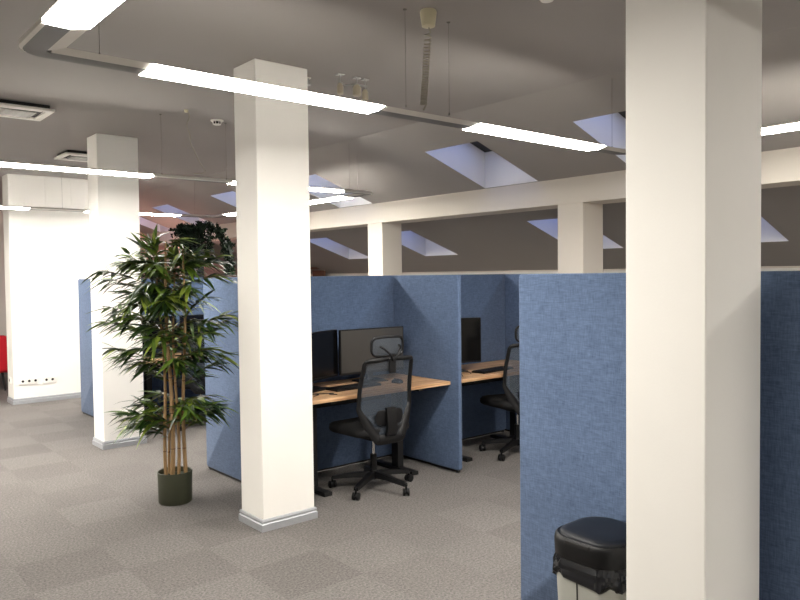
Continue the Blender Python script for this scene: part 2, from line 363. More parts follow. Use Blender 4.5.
# ------------------------------------------------------------------ pendant light rings
def ring(x0, x1, y0, y1, lights, label, cables, cord=None):
    root = empty('pendant_light_ring', (0, 0, 0), 0, label, 'ceiling light', 'rectangular pendant light rings')
    R = .035; path = []
    for cx_, cy_, a0 in ((x1-R, y1-R, 0), (x0+R, y1-R, 90), (x0+R, y0+R, 180), (x1-R, y0+R, 270)):
        for k in range(7):
            a = math.radians(a0+15*k); path.append((Vector((cx_+R*math.cos(a), cy_+R*math.sin(a), 0)), Vector((math.cos(a), math.sin(a), 0))))
    zb = 2.43; hw = .073
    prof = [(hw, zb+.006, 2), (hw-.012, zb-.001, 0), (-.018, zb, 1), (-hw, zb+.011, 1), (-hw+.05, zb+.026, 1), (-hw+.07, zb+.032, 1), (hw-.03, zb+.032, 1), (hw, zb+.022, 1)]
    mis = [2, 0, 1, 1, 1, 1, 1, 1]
    bm = bmesh.new(); rs = []
    for p, n in path: rs.append([bm.verts.new((p.x+n.x*o_, p.y+n.y*o_, z)) for o_, z, _ in prof])
    N = len(prof)
    for i in range(len(rs)):
        a, b = rs[i], rs[(i+1) % len(rs)]
        for k in range(N):
            f = bm.faces.new([a[k], a[(k+1) % N], b[(k+1) % N], b[k]]); f.material_index = mis[k]
    bmesh.ops.recalc_face_normals(bm, faces=bm.faces)
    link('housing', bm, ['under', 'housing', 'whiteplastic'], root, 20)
    for ax, c, a, b in lights:
        bm = bmesh.new(); sg = 1 if c > ((y0+y1)/2 if ax == 'x' else (x0+x1)/2) else -1
        P = [(hw+.001, zb+.014), (hw+.001, zb-.003), (-.016, zb-.004), (-hw-.001, zb+.009), (-hw+.04, zb+.018), (hw-.01, zb+.020)]
        sec = [[(u, c+sg*o_, z) if ax == 'x' else (c+sg*o_, u, z) for o_, z in P] for u in (a, b)]
        loft(bm, sec); bmesh.ops.recalc_face_normals(bm, faces=bm.faces)
        link('lit_diffuser', bm, 'tube', root)
    for x, y in cables:
        bm = bmesh.new(); tube(bm, [(x, y, zb+.022), (x, y, ZC)], .0011, 5); lathe(bm, [(.007, -.006), (.012, 0)], 10, (x, y, ZC)); lathe(bm, [(.004, 0), (.003, .014)], 8, (x, y, zb+.022))
        link('suspension_cable', bm, 'wire', root)
    return root
X0 = .735
def lx(c, *ab): return [('x', c, p, q) for p, q in ab]
def ly(c, *ab): return [('y', c, p, q) for p, q in ab]
r1 = ring(X0, 4.50, -.58, 2.90, lx(2.90, (1.13, 2.30), (2.99, 4.18)) + ly(X0, (1.28, 2.56)) + ly(4.50, (1.28, 2.48), (-.32, .88)),
   'large white pendant light frame, the nearest, crossing in front of both front columns',
   [(2.44, 2.83), (2.745, 2.83), (.95, 2.90), (4.36, 2.90), (.735, 2.68), (.735, 1.15), (4.50, 2.65), (.95, -.58), (4.3, -.58), (2.6, -.58)])
r2 = ring(X0, 4.58, 5.94, 9.42, lx(5.94, (1.13, 2.325), (3.04, 4.24)) + lx(9.42, (1.02, 2.22), (2.87, 4.07)) + ly(X0, (6.2, 7.4), (7.8, 9.0)) + ly(4.58, (6.28, 7.48), (7.8, 9.0)),
   'white pendant light frame hanging beyond the bamboo plant and the middle column',
   [(2.40, 5.87), (2.98, 5.87), (4.36, 5.94), (4.58, 6.1), (4.58, 7.64), (.9, 5.94), (2.6, 9.42), (4.3, 9.42)])
tag(r1, None, None, 'rectangular pendant light rings')
# unseen fill frames added: one at the near end, one on the left
r3 = ring(X0, 4.50, -5.0+.35, -1.75, lx(-1.75, (1.13, 2.325), (2.99, 4.18)) + ly(X0, (-3.3, -2.1)), 'added unseen pendant light frame giving fill at the near end of the office', [(2.44, -1.75), (.95, -1.75), (4.36, -1.75), (2.6, -4.65)])
for i, yy in enumerate((9.42,)):
    c = copy_tree(r2); c.location = (-4.65, 0, 0)
    c['label'] = 'added unseen pendant light frame brightening the far left, over the open floor'
# coiled power cords with ceiling roses
def coil(rose, end, straight=.06, turns=26, rad=.017):
    root = empty('power_cord', (rose[0], rose[1], ZC), 0)
    bm = bmesh.new(); lathe(bm, [(.022, -.085), (.034, -.08), (.044, -.01), (.040, 0)], 20); link('ceiling_rose', bm, 'rose', root, 40)
    a = Vector((0, 0, -.08)); b = Vector((end[0]-rose[0], end[1]-rose[1], end[2]-ZC)); pts = [a]
    for k in range(turns*10+1):
        t = k/(turns*10); tt = t**.75; p = a.lerp(b, .06+.88*tt); ang = 2*PI*turns*t
        pts.append(p+Vector((math.cos(ang)*rad, math.sin(ang)*rad, 0)))
    pts.append(b)
    bm = bmesh.new(); tube(bm, pts, .0036, 5); link('coiled_cord', bm, 'cord', root, 60)
    return root
c1 = coil((2.545, 2.77), (2.62, 2.90, 2.475)); c1.parent = r1
c2 = empty('power_cord', (2.50, 5.60, ZC), 0); c2.parent = r2
bm = bmesh.new(); lathe(bm, [(.012, -.02), (.018, 0)], 12); link('ceiling_rose', bm, 'rose', c2, 40)
bm = bmesh.new(); pts = []
for k in range(60):
    t = k/59; pts.append((.02+.22*t**2+.012*math.sin(t*20)*(1-t), .18*t, -.015-.43*t))
pts += [(.25, .25, -.458), (.2, .32, -.455)]
tube(bm, pts, .004, 6); link('cord', bm, 'cord', c2, 60)

# ------------------------------------------------------------------ ceiling fittings
def cassette(x0, x1, y0, y1, label):
    root = empty('air_conditioner', ((x0+x1)/2, (y0+y1)/2, ZC), 0, label, 'air conditioner', 'ceiling air conditioners')
    w_, d_ = x1-x0, y1-y0
    b = BX(-w_/2+.03, w_/2-.03, -d_/2+.03, d_/2-.03, -.035, 0); link('casing', b, 'darkslot', root)
    b = bmesh.new(); t = .055
    for a in ((-w_/2, w_/2, -d_/2, -d_/2+t), (-w_/2, w_/2, d_/2-t, d_/2), (-w_/2, -w_/2+t, -d_/2+t, d_/2-t), (w_/2-t, w_/2, -d_/2+t, d_/2-t)): box(b, *a, -.05, -.03, bev=.004)
    link('panel_frame', b, 'whiteplastic', root)
    b = bmesh.new(); box(b, -w_/2+t+.05, w_/2-t-.05, -d_/2+t+.05, d_/2-t-.05, -.054, -.034, bev=.004)
    for k in range(9):
        x = -w_/2+t+.07+k*(w_-2*t-.14)/8; box(b, x-.002, x+.002, -d_/2+t+.06, d_/2-t-.06, -.057, -.052)
    link('intake_grille', b, 'alu', root)
    for s in (-1, 1):
        b = BX(-w_/2+t+.02, w_/2-t-.02, s*(d_/2-t-.022)-.014, s*(d_/2-t-.022)+.014, -.048, -.04, bev=.002, mtx=Matrix.Identity(4)); link('louvre', b, 'whiteplastic', root)
    return root
cassette(.98, 1.64, 6.06, 6.50, 'white ceiling air conditioner at the left edge of the ceiling')
cassette(2.26, 2.92, 8.02, 8.46, 'ceiling air conditioner partly hidden behind the second column')
def smoke(x, y, label):
    root = empty('smoke_detector', (x, y, ZC), 0, label, 'smoke detector')
    b = lathe(bmesh.new(), [(.046, -.012), (.055, -.008), (.055, 0)], 24); link('base', b, 'whiteplastic', root, 40)
    b = lathe(bmesh.new(), [(.018, -.042), (.03, -.040), (.034, -.034)], 20); link('cap', b, 'whiteplastic', root, 40)
    b = lathe(bmesh.new(), [(.03, -.034), (.03, -.012)], 20); link('sensor_core', b, 'darkslot', root, 40)
    for k in range(8):
        a = k*PI/4; b = bmesh.new(); tube(b, [(.038*math.cos(a), .038*math.sin(a), -.012), (.033*math.cos(a), .033*math.sin(a), -.036)], .003, 5); link('cage_rib', b, 'whiteplastic', root)
smoke(2.87, 5.81, 'small white smoke detector on the ceiling left of the middle column')
smoke(2.83, 2.24, 'white smoke detector at the top edge above the desks')
root = empty('ceiling_sensor', (2.75, 4.21, ZC), 0, 'small silver sensor on the ceiling beside the middle column top', 'sensor')
b = lathe(bmesh.new(), [(.02, -.05), (.024, -.045), (.012, -.03), (.012, 0)], 16); link('sensor_head', b, 'silver', root, 40)
b = lathe(bmesh.new(), [(.022, -.006), (.026, 0)], 16); link('mount', b, 'whiteplastic', root, 40)
root = empty('spotlight_cluster', (2.98, 4.0, ZC), 0, 'old unlit cluster of small spot heads on ceiling brackets right of the middle column', 'spotlight')
b = bmesh.new(); tube(b, [(-.12, 0, -.05), (-.05, .02, -.06), (.02, .0, -.045), (.11, -.01, -.05)], .006, 6)
link('linking_arm', b, 'silver', root, 60)
for i, (dx, dz, r_) in enumerate(((-.11, -.10, .022), (.03, -.09, .03), (.10, -.11, .022))):
    b = bmesh.new(); box(b, dx-.025, dx+.025, -.02, .02, -.008, 0, bev=.002); tube(b, [(dx, 0, -.004), (dx, 0, dz+.03)], .004, 6)
    link('bracket', b, 'silver', root)
    b = lathe(bmesh.new(), [(r_*.7, -.035), (r_, -.03), (r_, .02), (r_*.5, .04)], 16, (dx, 0, dz)); link('spot_head', b, 'beige', root, 40)

# ------------------------------------------------------------------ sockets
def socket(n, face, pos, label, group=None):
    root = empty('power_socket', pos, 0 if face == 'y' else -PI/2, label, 'socket', group)
    b = BX(-n*.04, n*.04, -.013, 0, -.042, .042, bev=.003); link('face_plate', b, 'whiteplastic', root)
    for k in range(n):
        x = (k-(n-1)/2)*.075
        bb = lathe(bmesh.new(), [(.016, 0), (.016, .002)], 16); bmesh.ops.rotate(bb, matrix=Matrix.Rotation(PI/2, 3, 'X'), verts=bb.verts); bmesh.ops.translate(bb, vec=(x, -.013, 0), verts=bb.verts)
        link('socket_well', bb, 'darkslot', root)
    return root
socket(3, 'y', (2.375, 10.29, .29), 'triple white power socket low on the white pier')
socket(2, 'y', (2.62, 10.29, .285), 'double white power socket on the pier, right of the triple one')
socket(1, 'x', (2.195, 10.45, .30), 'single white power socket on the narrow side of the pier')
socket(2, 'y', (2.43, 6.985, .30), 'double white power socket on the second column behind bamboo leaves')

# ------------------------------------------------------------------ desks
DZ = .74
def desk(x0, x1, yf, yb, label, wheel=False):
    cx_, cy_ = (x0+x1)/2, (yf+yb)/2
    root = empty('desk', (cx_, cy_, 0), 0, label, 'desk', 'booth desks')
    w_, d_ = x1-x0, yb-yf
    link('desk_top', BX(-w_/2, w_/2, -d_/2, d_/2, DZ-.028, DZ, bev=.003), 'oak', root)
    for s in (-1, 1):
        b = bmesh.new(); x = s*.42
        box(b, x-.03, x+.03, -.04, .04, .03, DZ-.05, bev=.003); box(b, x-.035, x+.035, -.22, d_/2-.06, .0, .03, bev=.004); box(b, x-.02, x+.02, -d_/2+.05, d_/2-.05, DZ-.055, DZ-.03)
        link('leg', b, 'blackm', root)
    link('cross_beam', BX(-.40, .40, .06, .11, DZ-.09, DZ-.05), 'blackm', root)
    b = bmesh.new(); box(b, -.4, .4, .13, .27, DZ-.16, DZ-.155); box(b, -.4, .4, .13, .133, DZ-.16, DZ-.1); box(b, -.4, .4, .267, .27, DZ-.16, DZ-.03)
    link('cable_tray', b, 'blackm', root)
    return root
d1 = desk(2.695, 4.085, 4.225, 4.925, 'oak desk with black frame in the booth right of the middle column')
d2 = copy_tree(d1); d2.location.x += 1.46; d2['label'] = 'oak desk in the further booth beside the bright blue panel'
d3 = copy_tree(d1); d3.location = (3.39, 7.77, 0); d3['label'] = 'dark desk in the shaded booth behind the bamboo plant'

def monitor(loc, rz, label, w_=.66, h_=.375, scr='glossy_screen'):
    root = empty('monitor', loc, rz, label, 'monitor', 'black desk monitors')
    zc = .075+h_/2
    b = bmesh.new()
    pr = rrect(w_, h_, .008, 3)
    loft(b, [[(x, -.012, zc+z) for x, z in pr], [(x, .012, zc+z) for x, z in pr], [(x*.7, .035, zc+z*.65) for x, z in pr]])
    link('casing', b, 'black', root, 35)
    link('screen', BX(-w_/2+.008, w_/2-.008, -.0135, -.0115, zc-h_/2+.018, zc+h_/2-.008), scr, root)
    b = bmesh.new(); box(b, -.03, .03, .03, .06, .0, zc+.05, bev=.005); link('stand', b, 'black', root)
    b = bmesh.new(); box(b, -.12, .12, -.06, .13, 0, .012, bev=.004); link('foot', b, 'black', root)
    return root
monitor((3.625, 4.66, DZ), -.06, 'black monitor with a grey shine painted into its screen colour, right on the nearest desk', h_=.36, w_=.62, scr='screen')
monitor((3.03, 4.60, DZ), math.radians(22), 'black monitor cut by the middle column, left on the nearest desk', h_=.365, w_=.6)
monitor((4.50, 4.62, DZ), math.radians(-18), 'black monitor on the desk of the right hand booth', w_=.55, h_=.40)

monitor((3.08, 7.90, DZ), .12, 'black monitor in the dark booth behind the bamboo, the left one', h_=.36, w_=.58)
monitor((3.70, 7.90, DZ), -.1, 'black monitor in the dark booth behind the bamboo, the right one', h_=.36, w_=.58)
def keyboard(loc, rz, label):
    root = empty('keyboard', loc, rz, label, 'keyboard', 'black keyboards')
    link('keyboard_body', BX(-.22, .22, -.07, .07, 0, .014, bev=.004), 'black', root)
    b = bmesh.new()
    for r in range(5):
        for k in range(15 if r else 15):
            x = -.205+k*.0285; y = -.052+r*.026
            if r == 0 and 3 < k < 9: continue
            box(b, x-.0, x+.024, y-.010, y+.011, .013, .019)
    box(b, -.09, .048, -.062, -.041, .013, .019)
    link('keys', b, 'black', root); return root
keyboard((3.32, 4.50, DZ), .05, 'black keyboard on the nearest desk in front of the grey screen')
keyboard((4.80, 4.42, DZ), .1, 'black keyboard on the desk in the right hand booth')
def mouse(loc, rz, label):
    root = empty('computer_mouse', loc, rz, label, 'mouse')
    b = bmesh.new(); sec = []
    for z, s in ((0, .9), (.006, 1), (.016, .96), (.026, .75), (.032, .4)): sec.append([(x*s, y*s, z) for x, y in rrect(.062, .108, .028, 5)])
    link('body', loft(b, sec), 'black', root, 50)
    link('wheel', BX(-.004, .004, .02, .036, .028, .036, bev=.002), 'black', root)
mouse((3.72, 4.46, DZ), .1, 'black mouse right of the keyboard on the nearest desk')
def cable(name, pts, label, r=.003):
    v = [Vector(p) for p in pts]; sm = []
    for i in range(len(v)-1):
        p0, p1, p2, p3 = v[max(i-1, 0)], v[i], v[i+1], v[min(i+2, len(v)-1)]
        for k in range(6):
            t = k/6; sm.append(.5*((2*p1)+(-p0+p2)*t+(2*p0-5*p1+4*p2-p3)*t*t+(-p0+3*p1-3*p2+p3)*t**3))
    sm.append(v[-1])
    o = link(name, tube(bmesh.new(), sm, r, 6), 'black', None, 60); tag(o, label, 'cable'); return o
z = DZ+.004
cable('cable', [(2.86, 4.36, z), (2.93, 4.40, z), (2.88, 4.44, z+.003), (2.97, 4.42, z), (3.04, 4.37, z), (2.98, 4.34, z+.004), (3.03, 4.31, z)], 'tangled black cable on the nearest desk left of the keyboard')
cable('cable', [(4.33, 4.33, z), (4.40, 4.42, z), (4.36, 4.50, z), (4.46, 4.56, z), (4.56, 4.50, z+.004), (4.5, 4.40, z)], 'black cable loop on the desk in the right hand booth')

# ------------------------------------------------------------------ office chair (faces +y)
def make_chair():
    root = empty('office_chair')
    b = bmesh.new(); lathe(b, [(.035, .075), (.04, .08), (.04, .13), (.03, .14)], 16)
    link('hub', b, 'black', root, 40)
    for k in range(5):
        a = 2*PI*k/5+math.radians(280); d = Vector((math.cos(a), math.sin(a), 0)); n = Vector((-d.y, d.x, 0)); b = bmesh.new(); sec = []
        for t, hw_, zt, zb_ in ((.02, .026, .135, .085), (.15, .022, .12, .085), (.315, .018, .092, .068)):
            p = d*t; sec.append([(p+n*hw_)+Vector((0, 0, zb_)), (p+n*hw_*.8)+Vector((0, 0, zt)), (p-n*hw_*.8)+Vector((0, 0, zt)), (p-n*hw_)+Vector((0, 0, zb_))])
        loft(b, sec); bmesh.ops.recalc_face_normals(b, faces=b.faces); leg = link('base_leg', b, 'black', root, 40)
        b = bmesh.new(); p = d*.315; aa = a+.8+k; ax = Vector((math.cos(aa), math.sin(aa), 0))
        tube(b, [p+Vector((0, 0, .04)), p+Vector((0, 0, .085))], .008, 8)
        for s in (-1, 1):
            q = p+ax*(s*.016)+Vector((0, 0, .028)); tube(b, [q-ax*.009, q-ax*.007, q+ax*.007, q+ax*.009], [.022, .028, .028, .022], 16)
        tube(b, [p-ax*.016+Vector((0, 0, .028)), p+ax*.016+Vector((0, 0, .028))], .014, 8)
        link('caster', b, 'black', leg, 45)
    b = bmesh.new(); tube(b, [(0, 0, .13), (0, 0, .26)], .025, 14); link('column_sleeve', b, 'black', root, 45)
    b = bmesh.new(); tube(b, [(0, 0, .25), (0, 0, .40)], .014, 12); link('gas_lift', b, 'chrome', root, 45)
    b = bmesh.new(); box(b, -.10, .10, -.13, .12, .385, .43, bev=.01); link('tilt_mechanism', b, 'blackm', root)
    b = bmesh.new(); sec = []
    for zz, s in ((.43, .90), (.445, .98), (.465, 1), (.49, .99), (.505, .93), (.512, .80)): sec.append([(x*s, .05+y*s, zz-(.012*max(0, (y-.12)/.1))) for x, y in rrect(.50, .48, .10, 6)])
    link('seat', loft(b, sec), 'fabricblk', root, 50)
    # back frame outline in x-z, with a gentle curve in y
    def by(zz): t = (zz-.42)/.58; return -.205-.03*math.sin(t*PI)*-1*1.2-.03*t
    L_ = [(-.215, .975), (-.222, .93), (-.232, .80), (-.238, .67), (-.232, .62), (-.16, .49), (-.118, .425), (-.09, .41)]
    outl = [(x, zz) for x, zz in L_] + [(.09, .41), (.118, .425)] + [(-x, zz) for x, zz in L_[::-1]][2:] + [(.16, .992), (-.16, .992)]
    P = [Vector((x, by(zz)-.04*abs(x/.235)**2*-1, zz)) for x, zz in outl]
    # smooth
    def cr(P):
        o = []
        n = len(P)
        for i in range(n):
            p0, p1, p2, p3 = P[(i-1) % n], P[i], P[(i+1) % n], P[(i+2) % n]
            for k in range(3):
                t = k/3; o.append(.5*((2*p1)+(-p0+p2)*t+(2*p0-5*p1+4*p2-p3)*t*t+(-p0+3*p1-3*p2+p3)*t**3))
        return o
    Q = cr(P)
    b = bmesh.new(); n = len(Q); rs = []
    for i in range(n):
        d = (Q[(i+1) % n]-Q[i-1]).normalized(); nn = Vector((0, 1, 0)); s = d.cross(nn).normalized(); zz = Q[i].z
        wd = .018 if zz > .66 else .018+.02*min(1, (.66-zz)/.14)
        if zz > .96: wd = .017
        rs.append([b.verts.new(Q[i]+s*math.cos(a)*wd+nn*math.sin(a)*.013) for a in [2*PI*j/8 for j in range(8)]])
    for i in range(n):
        for j in range(8): b.faces.new([rs[i][j], rs[i][(j+1) % 8], rs[(i+1) % n][(j+1) % 8], rs[(i+1) % n][j]])
    bmesh.ops.recalc_face_normals(b, faces=b.faces); link('back_frame', b, 'black', root, 50)
    # netting: rows across the outline
    b = bmesh.new(); rows = []
    import bisect
    for i in range(22):
        zz = .42+(.985-.42)*i/21
        hw_ = 0
        pts_ = sorted([(q[1], -q[0]) for q in L_])
        zs_ = [q[0] for q in pts_]; j = min(max(bisect.bisect(zs_, zz), 1), len(zs_)-1); t = (zz-zs_[j-1])/(zs_[j]-zs_[j-1]); hw_ = pts_[j-1][1]*(1-t)+pts_[j][1]*t
        rows.append([b.verts.new((hw_*u, by(zz)+.04*abs(hw_*u/.235)**2+.004, zz)) for u in [-1+2*k/12 for k in range(13)]])
    for a, c in zip(rows, rows[1:]):
        for k in range(12): b.faces.new([a[k], a[k+1], c[k+1], c[k]])
    link('back_netting', b, 'net', root, 60)
    # spine that carries the back and head rest
    b = bmesh.new(); sec = []
    for zz, yy, hw_ in ((.40, -.10, .04), (.41, -.17, .045), (.44, -.215, .05), (.50, by(.50)-.03, .045), (.60, by(.6)-.03, .042), (.64, by(.64)-.024, .04)):
        sec.append([(-hw_, yy-.011, zz), (hw_, yy-.011, zz), (hw_, yy+.011, zz), (-hw_, yy+.011, zz)])
    loft(b, sec); link('back_support', b, 'black', root, 30)
    b = bmesh.new(); sec = []
    for t, s in ((-.014, .8), (-.006, 1), (.006, 1), (.014, .8)): sec.append([(x*s, by(.57)-.014+t*.7+.5*x*x, .57+zz*s) for x, zz in rrect(.25, .11, .045, 6)])
    link('lumbar_pad', loft(b, sec), 'black', root, 50)
    b = bmesh.new(); box(b, -.03, .03, by(.95)-.022, by(.95)-.004, .895, 1.0, bev=.005); link('head_rest_mount', b, 'black', root)
    b = bmesh.new(); tube(b, [(0, by(.98)-.015, .985), (-.035, by(.98)-.035, 1.03), (-.075, by(.98)-.01, 1.075), (-.09, by(.98)+.02, 1.09)], .009, 8)
    tube(b, [(0, by(.98)-.015, .985), (.035, by(.98)-.035, 1.03), (.075, by(.98)-.01, 1.075), (.09, by(.98)+.02, 1.09)], .009, 8); link('head_rest_arm', b, 'black', root, 50)
    yb_ = by(.98)+.03; b = bmesh.new(); pr = rrect(.29, .135, .045, 6); n = len(pr); rs = []
    for i in range(n):
        x, zz = pr[i]; c_ = Vector((x, yb_+.9*x*x, 1.085+zz)); d = Vector((pr[(i+1) % n][0]-pr[i-1][0], 0, pr[(i+1) % n][1]-pr[i-1][1])).normalized(); s = d.cross(Vector((0, 1, 0)))
        rs.append([b.verts.new(c_+s*math.cos(a)*.010+Vector((0, 1, 0))*math.sin(a)*.010) for a in [2*PI*j/8 for j in range(8)]])
    for i in range(n):
        for j in range(8): b.faces.new([rs[i][j], rs[i][(j+1) % 8], rs[(i+1) % n][(j+1) % 8], rs[(i+1) % n][j]])
    bmesh.ops.recalc_face_normals(b, faces=b.faces); link('head_rest_frame', b, 'black', root, 50)
    b = bmesh.new(); rows = []
    for i in range(6):
        zz = 1.085-.06+.12*i/5; rows.append([b.verts.new((u*.135, yb_+.9*(u*.135)**2, zz)) for u in [-1+k/4 for k in range(9)]])
    for a, c in zip(rows, rows[1:]):
        for k in range(8): b.faces.new([a[k], a[k+1], c[k+1], c[k]])
    link('head_rest_netting', b, 'net', root, 60)
    return root
ch = make_chair(); ch.location = (3.345, 4.30, 0); tag(ch, 'black mesh back office chair at the nearest desk, right of the middle column', 'office chair', 'black mesh office chairs')
c = copy_tree(ch); c.location = (4.96, 4.28, 0); c.rotation_euler.z = -.22; c['label'] = 'black mesh office chair cut by the bright blue panel, in the right hand booth'
c = copy_tree(ch); c.location = (3.40, 7.40, 0); c.rotation_euler.z = -.1; c['label'] = 'black office chair in the dark booth behind the bamboo stems'

# ------------------------------------------------------------------ waste bin
bx, by_ = 2.46, 1.685
root = empty('waste_bin', (bx, by_, 0), 0, 'grey waste bin with black swing lid before the bright blue panel', 'waste bin')
W_, D_ = .325, .31
b = bmesh.new(); sec = []
for zz, s in ((0, .80), (.01, .82), (.20, .87), (.44, .93), (.455, .94)): sec.append([(x*s, y*s, zz) for x, y in rrect(W_, D_, .07, 6)])
link('body', loft(b, sec), 'binbody', root, 40)
b = bmesh.new()
loft(b, [[(-W_/2*s-.002, .012-.003, zz), (-W_/2*s-.002, .012+.003, zz), (-W_/2*s+.01, .012+.003, zz), (-W_/2*s+.01, .012-.003, zz)] for zz, s in ((.02, .825), (.20, .87), (.44, .93))])
link('seam', b, 'darkslot', root)
b = bmesh.new(); sec = []; base_ = rrect(W_, D_, .08, 14)
rl = random.Random(3); jit = [[rl.uniform(-.035, .05) for _ in base_] for i in range(8)]
for i, (zz, s) in enumerate(((.405, .955), (.415, .985), (.43, .99), (.445, .985), (.46, .99), (.475, .96), (.485, .95), (.492, .94))):
    a_ = 1 if 0 < i < 6 else .25
    sec.append([(x*(s+jit[i][k]*a_), y*(s+jit[i][k]*a_), zz+(.016*math.sin(.55*k)+.012*jit[0][k]*10 if i < 2 else .004*math.sin(2.1*k))) for k, (x, y) in enumerate(base_)])
link('bin_liner', loft(b, sec), 'liner', root, 25)
b = bmesh.new(); sec = []
for zz, s in ((.482, .96), (.49, 1.0), (.545, 1.01), (.562, .99), (.568, .95), (.566, .92)): sec.append([(x*s, y*s, zz) for x, y in rrect(W_+.01, D_+.01, .11, 10)])
link('lid_housing', loft(b, sec), 'lidh', root, 50)
b = bmesh.new(); sec = []
for zz, s in ((.562, .90), (.570, .895), (.577, .86), (.583, .70), (.586, .4), (.587, .1)): sec.append([(x*s, y*s, zz) for x, y in rrect(W_+.01, D_+.01, .11, 10)])
link('swing_lid', loft(b, sec), 'lid', root, 50)
b = bmesh.new(); box(b, -W_/2-.0085, -W_/2+.02, -.055, .055, .548, .563, bev=.003); link('lid_notch', b, 'darkslot', root)

# ------------------------------------------------------------------ bamboo plant
PX, PY = 2.09, 5.0
root = empty('potted_bamboo', (PX, PY, 0), 0, 'tall artificial bamboo plant in an olive pot left of the middle column', 'plant')
b = lathe(bmesh.new(), [(.108, 0), (.116, .008), (.120, .21), (.122, .222), (.118, .225), (.111, .222), (.108, .19)], 36); link('pot', b, 'pot', root, 50)
b = lathe(bmesh.new(), [(.107, .178), (.107, .185), (.05, .19)], 24); link('soil', b, 'soil', root, 50)
vr = Vector((rt.x, rt.y, 0)); vf = Vector((fh.x, fh.y, 0))
def L(u, v, zz): return vr*u+vf*v+Vector((0, 0, zz))        # right / away / up, seen from the aisle
canes = [((-.055, .0), (-.10, .05), .013, 1.62), ((-.003, -.03), (-.03, -.02), .0165, 1.86), ((.012, .02), (.0, .08), .012, 1.75), ((.068, .01), (.10, -.02), .014, 1.80), ((-.045, .05), (-.07, .14), .010, 1.5)]
cp = []
for (u0, v0), (u1, v1), r_, h_ in canes:
    b = bmesh.new(); pts = []; rr = []
    N = 40
    for i in range(N+1):
        t = i/N; zz = .18+(h_-.18)*t; p = L(u0+(u1-u0)*t+.012*math.sin(t*7+u0*40), v0+(v1-v0)*t+.01*math.sin(t*5+v0*60), zz); pts.append(p); rr.append(r_*(1-.55*t))
    tube(b, pts, rr, 10)
    for i in range(5, N, 6):
        tube(b, [pts[i]-Vector((0, 0, .004)), pts[i], pts[i]+Vector((0, 0, .004))], [rr[i]*1.02, rr[i]*1.16, rr[i]*1.02], 10, mi=1)
    link('cane', b, ['cane', 'node'], root, 50); cp.append((pts, h_))
fol = bmesh.new(); tw = bmesh.new()
def leaf(bm, p, d, ln, wd, droop):
    d = d.normalized(); side = d.cross(Vector((random.uniform(-.5, .5), random.uniform(-.5, .5), 1))).normalized(); nn = side.cross(d); L_, R_, C_ = [], [], []
    ts = (0, .15, .4, .7, 1); ws = (.25, .85, 1, .62, 0.0)
    for t, w_ in zip(ts, ws):
        q = p+d*ln*t+Vector((0, 0, -droop*ln*t*t)); C_.append(bm.verts.new(q+nn*(-.10*wd*w_)))
        if w_: L_.append(bm.verts.new(q+side*wd/2*w_)); R_.append(bm.verts.new(q-side*wd/2*w_))
    for i in range(3):
        bm.faces.new([L_[i], L_[i+1], C_[i+1], C_[i]]); bm.faces.new([C_[i], C_[i+1], R_[i+1], R_[i]])
    bm.faces.new([L_[3], C_[4], C_[3]]); bm.faces.new([C_[3], C_[4], R_[3]])
def spray(p, d, n, ln):
    d = d.normalized()
    for k in range(n):
        q = p-d*(.10*k/n)
        ang = random.uniform(-1.0, 1.0); s = d.cross(Vector((0, 0, 1))); s = s.normalized() if s.length > .1 else Vector((1, 0, 0))
        dd = d*math.cos(ang)+s*math.sin(ang)+Vector((0, 0, random.uniform(-.55, .25)))
        leaf(fol, q, dd, ln*random.uniform(.8, 1.25), random.uniform(.025, .037), random.uniform(.1, .5))
def cane_at(ci, zz):
    pts, h_ = cp[ci]; t = min(max((zz-.18)/(h_-.18), 0), 1); return pts[int(t*(len(pts)-1))]
def branch(ci, z0, tip):
    a = cane_at(ci, z0); tip = Vector(tip); m_ = a.lerp(tip, .5)+Vector((0, 0, .05)); pts = []
    for k in range(9):
        t = k/8; pts.append(a*(1-t)**2+m_*2*t*(1-t)+tip*t*t)
    tube(tw, pts, [.0032*(1-.6*k/8) for k in range(9)], 4, caps=False)
    ln = (tip-a).length
    for k in range(2, 9):
        if ln*k/8 < .05: continue
        if k < 8 and k % 2 and ln < .25: continue
        d = (pts[k]-pts[k-1]); spray(pts[k], d, 7 if k == 8 else 3, .165)
# side silhouettes as seen from the aisle (u right, v depth, z)
sil = [(-.50, .05, 1.66), (-.42, -.1, 1.60), (-.38, .1, 1.72), (-.30, 0, 1.78), (-.46, .05, 1.40), (-.42, -.12, 1.30), (-.35, .15, 1.24), (-.44, .08, 1.10), (-.34, -.1, 1.05), (-.30, .1, .98),
       (-.34, .0, .64), (-.25, -.12, .58), (-.28, .12, .70), (-.15, -.18, .62), (.30, .05, 1.72), (.38, -.05, 1.62), (.22, .1, 1.80), (.42, 0, 1.34), (.38, .12, 1.28), (.30, -.15, 1.22),
       (.36, 0, 1.06), (.30, .1, .98), (.28, -.1, 1.10), (.30, 0, .70), (.24, .1, .64), (.18, -.15, .72), (.0, -.3, 1.7), (.05, -.3, 1.45), (-.12, -.3, 1.5), (-.05, -.28, 1.2), (.1, -.26, 1.05),
       (-.22, -.2, 1.42), (.2, -.2, 1.55), (-.2, .05, 1.82), (.05, .05, 1.88), (-.08, -.1, 1.86), (.12, -.1, 1.78), (-.3, 0, 1.50), (.26, -.05, 1.46)]
for u, v, zz in sil:
    ci = random.choice([0, 1, 4] if u < -.05 else ([1, 3, 2] if u > .05 else [0, 1, 2, 3]))
    z0 = min(zz-.06-.2*abs(u), cp[ci][1]-.03); branch(ci, z0, L(u, v, zz))
